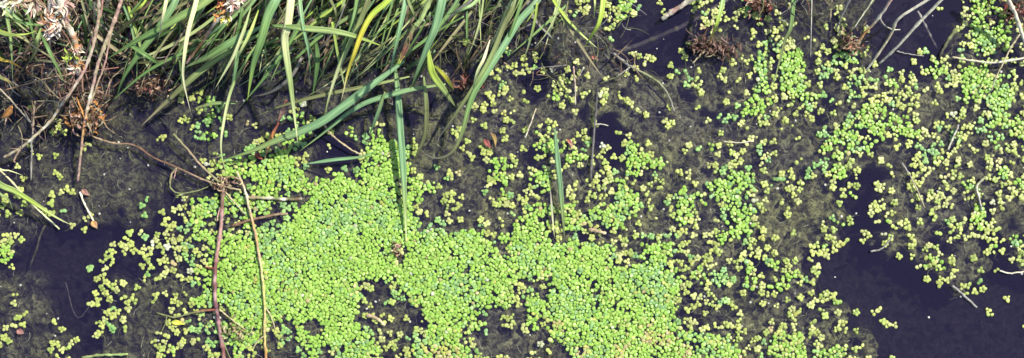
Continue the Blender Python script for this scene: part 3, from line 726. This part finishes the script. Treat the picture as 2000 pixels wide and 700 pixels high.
stalk('twig', 'twig', 'fine straw root lying level in the right middle', [(1413,277),(1440,279),(1472,276)], 2.5, 2, .002, .002, [ST, CR], knots=0)
stalk('twig', 'twig', 'fine grey root curving at the edge of the dark channel', [(1700,491),(1718,488),(1732,477),(1743,461)], 4, 2.5, .0016, .0018, [GY, GY], knots=0)
stalk('twig', 'twig', 'straight grey stalk poking from the shoal into dark water', [(1860,558),(1880,575),(1908,601)], 5, 4, .0022, .0010, [GY, GY], knots=0)
stalk('twig', 'twig', 'pale curled root at the right edge above open water', [(1952,528),(1970,534),(1986,533),(2012,528)], 3, 3, .0018, .0018, [CR, CR], knots=0)
stalk('twig', 'twig', 'long thin olive stalk over the shoal at the right', [(1762,318),(1778,345),(1792,372),(1806,406)], 3, 2.5, .004, .003, [GY, ST])
stalk('twig', 'twig', 'bleached bent stalk with a white knot in the right shoal', [(1925,345),(1908,364),(1912,385),(1918,412)], 5, 3, .003, .002, [OL, CR, GY])
stalk('twig', 'twig', 'short grey stick among duckweed at the right', [(1872,244),(1862,268),(1852,293)], 4, 3, .003, .003, [GY, CR])
stalk('twig', 'twig', 'upright pinkish stalk under the grass right of centre', [(1120,130),(1123,165),(1124,205)], 3, 2, .02, .004, [PK, CR])
stalk('twig', 'twig', 'short pale twig joining the pinkish stalk', [(1140,132),(1133,145),(1127,156)], 3, 2, .02, .01, [CR, PK])
stalk('twig', 'twig', 'fine straw stalk in yellow duckweed left of the lone blade', [(1047,212),(1038,238),(1026,270)], 2.5, 2, .006, .004, [ST, CR])
stalk('twig', 'twig', 'dark curved root in the left pool', [(88,440),(78,462),(70,492),(58,522)], 5, 3, .001, -.0006, [DK, DK])
stalk('twig', 'twig', 'cream stalk on silt above the left pool', [(156,375),(164,396),(174,416),(184,434)], 3.5, 3, .004, .002, [CR, CR])
stalk('twig', 'twig', 'thin tan stalk crossing the small dark pool above the carpet', [(632,240),(642,258),(660,274),(685,292),(706,303)], 3.5, 3, .012, .004, [TA, ST])
stalk('twig', 'twig', 'flat brown twig lying level on the carpet by the straw stem', [(480,386),(520,387),(560,389),(590,389)], 6, 5, .0028, .0030, [TA, OL, BR], blotch=CR)
stalk('twig', 'twig', 'dark twig slanting up on the carpet below the flat one', [(452,442),(490,430),(530,421),(562,418)], 6, 4, .0028, .0030, [BR, BR, TA], blotch=TA)
stalk('twig', 'twig', 'straw stick lying on silt right of the lone blade tip', [(1150,449),(1168,452),(1184,456)], 8, 5, .002, .002, [TA, ST])
stalk('twig', 'twig', 'tan stick in the smaller gap of the carpet', [(716,616),(735,622),(752,636)], 7, 5, .002, .002, [TA, ST])
stalk('twig', 'twig', 'long straw stalk beside the bright green blade at left', [(-20,315),(20,352),(60,396),(116,448)], 3.5, 3, .02, .004, [ST, PA])
stalk('twig', 'twig', 'faint submerged root in the lower left pool', [(128,552),(150,620),(182,590)], 2, 1.5, -.0006, -.0008, [(.12,.11,.1)], knots=0)
stalk('twig', 'twig', 'olive stalk lying along the bottom edge at left', [(160,698),(200,694),(250,692)], 5, 4, .002, .002, [OL, GL])

# root node where the stems meet
def clump(name, cat, lab, cx, cy, rx, ry, n, cols, z=(.003, .01), lw=(4, 9)):
    mb = MB()
    for _ in range(n):
        x = random.gauss(cx, rx*.5); y = random.gauss(cy, ry*.5); a = random.uniform(0, 6.28); L = random.uniform(*lw)*1.6
        z0 = random.uniform(*z); cu = random.uniform(-1, 1); pts = [at(x, y, z0)]
        for s in range(3): a += cu*.6; pts.append(at(x+math.cos(a)*L*(s+1)/3, y+math.sin(a)*L*(s+1)/3, max(.001, z0+random.uniform(-.003, .004))))
        v = random.uniform(.6, 1.15); c = random.choice(cols)
        ribbon(mb, spline(pts, 3), random.uniform(*lw)*.5*S, [tuple(q*v for q in c)], .5, .4, .4, random.uniform(-.9, .9))
    o = mb.build(name, M_LEAF, None, at(cx, cy, z[0])); tag(o, lab, cat); return o
clump('root_node', 'root', 'brown knot of roots where the thin stems meet', 436, 360, 22, 12, 60, [TA, BR, ST, PK])
clump('dead_plant', 'dead plant', 'rusty brown dried clump under the orange tipped blade', 1372, 88, 22, 11, 50, [(.13,.065,.05), (.3,.2,.16), (.2,.13,.09)], lw=(4, 12))
clump('dead_plant', 'dead plant', 'reddish brown dried clump right of the orange tip', 1408, 97, 24, 11, 50, [(.13,.065,.05), (.3,.2,.16), (.2,.12,.1)], lw=(4, 12))
clump('dead_plant', 'dead plant', 'rust coloured tuft at the foot of the pink forked twig', 1662, 84, 18, 14, 50, [(.36,.2,.15), (.3,.15,.1), TA], lw=(4, 12))
clump('dead_plant', 'dead plant', 'pinkish dried seed clump in the shade at upper left', 290, 167, 34, 20, 90, [PK, (.25,.1,.09), BR, TA], z=(.01, .03), lw=(4, 11))
clump('dead_plant', 'dead plant', 'brown dried tuft around the orange stalk node', 168, 225, 36, 30, 120, [PK, OR, TA, BR, ST], z=(.01, .03), lw=(5, 14))
clump('dead_plant', 'dead plant', 'rusty dried scraps at the right end of the grass tuft', 905, 165, 34, 14, 30, [(.15,.05,.04), BR, (.2,.1,.08)], z=(.006, .02), lw=(5, 14))
clump('dead_plant', 'dead plant', 'brown dried patch in the top right corner', 1985, 20, 24, 16, 60, [RD, BR, PK], lw=(4, 12))
clump('dead_plant', 'dead plant', 'small brown tangle on the right side of the top edge', 1486, 14, 26, 18, 60, [BR, RD, PK], lw=(4, 12))
clump('dead_plant', 'dead plant', 'pale dead roots below the carpet edge at left', 460, 640, 40, 22, 30, [ST, OL, TA], z=(.0015, .004), lw=(5, 13))
clump('dead_plant', 'dead plant', 'small pinkish dried scrap lying on the carpet at its centre', 775, 487, 8, 14, 26, [PK, ST, BR], z=(.002, .004), lw=(4, 8))
# fallen leaves
def leaf(lab, pts, w, z0, z1, cols, roll=0.):
    mb = MB(); P = spline([at(x, y, z0+(z1-z0)*i/(len(pts)-1)) for i, (x, y) in enumerate(pts)], 6)
    ribbon(mb, P, w*S, cols, .7, .25, .35, roll, roll+.6)
    o = mb.build('dead_leaf', M_LEAF, None, P[0]); tag(o, lab, 'dead leaf', 'fallen leaves near the grass')
leaf('red curled leaf on silt right of the hooked blade', [(946,272),(952,282),(960,290)], 11, .003, .003, [(.16,.05,.04), (.3,.09,.08), (.16,.05,.04)])
leaf('orange yellow leaf scrap beside the red curled leaf', [(958,258),(966,270),(968,290)], 7, .003, .002, [BR, (.4,.28,.08), BR])
leaf('narrow red brown leaf left of the widest blade tip', [(560,195),(550,222),(540,245)], 9, .03, .01, [RD, PK, RD])
leaf('orange brown leaf strip under the narrow red leaf', [(545,240),(530,268),(516,315)], 6, .012, .004, [RD, OR, TA])
leaf('dark red leaf scrap at the upper edge of the carpet', [(498,300),(506,307),(514,312)], 9, .004, .004, [RD, RD])
leaf('orange leaf at the left edge below the green blades', [(24,208),(14,222),(0,232)], 13, .04, .03, [OR, OR, BR], .3)
leaf('brown leaf point at the fork of the tuft', [(798,72),(793,92),(780,122)], 11, .11, .1, [OL, (.22,.1,.07), BR])
leaf('reddish leaf scrap in yellow duckweed left of the grey stalk', [(1108,272),(1114,280),(1118,290)], 8, .003, .003, [RD, PK])
leaf('small round brown scrap on the rim of the left pool', [(180,432),(185,440),(190,447)], 12, .003, .003, [OR, TA])
leaf('pink seed husk under the lime blade', [(1156,110),(1162,114),(1168,118)], 10, .004, .004, [RD, PK])
leaf('yellow leaf scrap on the olive side twig', [(335,629),(348,631),(361,634)], 10, .002, .002, [YG, YE, YG])
leaf('brown scrap on silt above the cream stalk', [(160,370),(168,378),(176,382)], 11, .002, .002, [(.28,.15,.12), (.3,.18,.15)])
leaf('reddish scrap on the lower left silt', [(33,645),(40,649),(47,652)], 12, .0015, .0015, [(.28,.14,.12), (.26,.14,.12)])

# dry flower heads
def flower_stalk(lab, pts, w, z0, z1, heads):
    P = path(pts, z0, z1); o0 = P[len(P)//2]; root = empty('dry_flower_stalk', o0); tag(root, lab, 'dry flower')
    mb = MB(); tube(mb, P, w*S, w*.6*S, [CR, PK, OR, PK], 8, 7, .4, CR); mb.build('stem', M_STEM, root, o0)
    for (hx, hy, hr, n, cols) in heads:
        m = MB(); zc = min(P, key=lambda q: (q-at(hx, hy, q.z)).length).z
        for _ in range(n):
            a = random.uniform(0, 6.28); el = random.uniform(-.3, 1.2); L = hr*random.uniform(.4, 1.1)
            bx, by = hx+random.gauss(0, hr*.3), hy+random.gauss(0, hr*.3)
            pts_ = [at(bx, by, zc), at(bx+math.cos(a)*L*.5, by+math.sin(a)*L*.5, zc+math.sin(el)*L*.5*S), at(bx+math.cos(a+.3)*L, by+math.sin(a+.3)*L, zc+math.sin(el)*L*.6*S)]
            c = random.choice(cols); v = random.uniform(.75, 1.1)
            ribbon(m, spline(pts_, 4), random.uniform(2.5, 5.5)*S, [tuple(q*v for q in c)], .6, .5, .4, random.uniform(-.8, .8))
        m.build('flower_head', M_LEAF, root, o0)
WH = (.88, .78, .68)
flower_stalk('bleached cream and pink dried flower stalk at the top left', [(112,-40),(118,5),(126,38),(142,68),(150,95),(150,120),(153,146)], 13, .13, .08,
 [(120, 12, 22, 70, [PK, (.6,.42,.4), CR]), (108, 40, 26, 80, [WH, CR, PK, OR]), (100, 58, 18, 60, [WH, WH, CR]), (150, 95, 13, 60, [CR, PK, OR]), (147, 128, 17, 70, [PK, OR, CR]), (135, 108, 16, 26, [YG, ST, OL]), (18, 2, 22, 50, [WH, PA, TA]), (62, 4, 26, 50, [PK, TA, CR])])
flower_stalk('smaller cream dried flower with orange bracts at the top edge', [(462,-40),(450,0),(440,28)], 8, .11, .09,
 [(455, 5, 18, 55, [WH, CR, PK]), (440, 34, 14, 50, [CR, ST, YE]), (428, 28, 14, 12, [OR, OR]), (438, 10, 14, 24, [RD, OR])])

# ------------------------------------------------------------------ camera, light
cam = bpy.data.cameras.new('Camera'); cam.sensor_width = 36; cam.lens = 36*H/(2000*S); cam.clip_start = .01; cam.clip_end = 100
co = bpy.data.objects.new('Camera', cam); COL.objects.link(co); co.location = (0, 0, H); co.rotation_euler = (0, 0, 0); scn.camera = co
SUN_EL, SUN_AZ = math.radians(52), math.radians(52)     # azimuth measured from +y (photo top) clockwise to the right
w = bpy.data.worlds.new('World'); scn.world = w; w.use_nodes = True
nt = w.node_tree; bg = nt.nodes['Background']; sky = nt.nodes.new('ShaderNodeTexSky'); sky.sky_type = 'NISHITA'; sky.sun_disc = False
sky.sun_elevation = SUN_EL; sky.sun_rotation = SUN_AZ
nt.links.new(sky.outputs[0], bg.inputs[0]); bg.inputs[1].default_value = .12
sl = bpy.data.lights.new('Sun', 'SUN'); sl.energy = 4.2; sl.angle = math.radians(1.0); sl.color = (1, .96, .9)
so = bpy.data.objects.new('Sun', sl); COL.objects.link(so)
d = Vector((math.sin(SUN_AZ)*math.cos(SUN_EL), math.cos(SUN_AZ)*math.cos(SUN_EL), math.sin(SUN_EL)))
so.rotation_euler = d.to_track_quat('Z', 'Y').to_euler(); so.location = d*3
scn.view_settings.view_transform = 'Standard'; scn.view_settings.look = 'None'; scn.view_settings.exposure = 0.5; scn.view_settings.gamma = 1
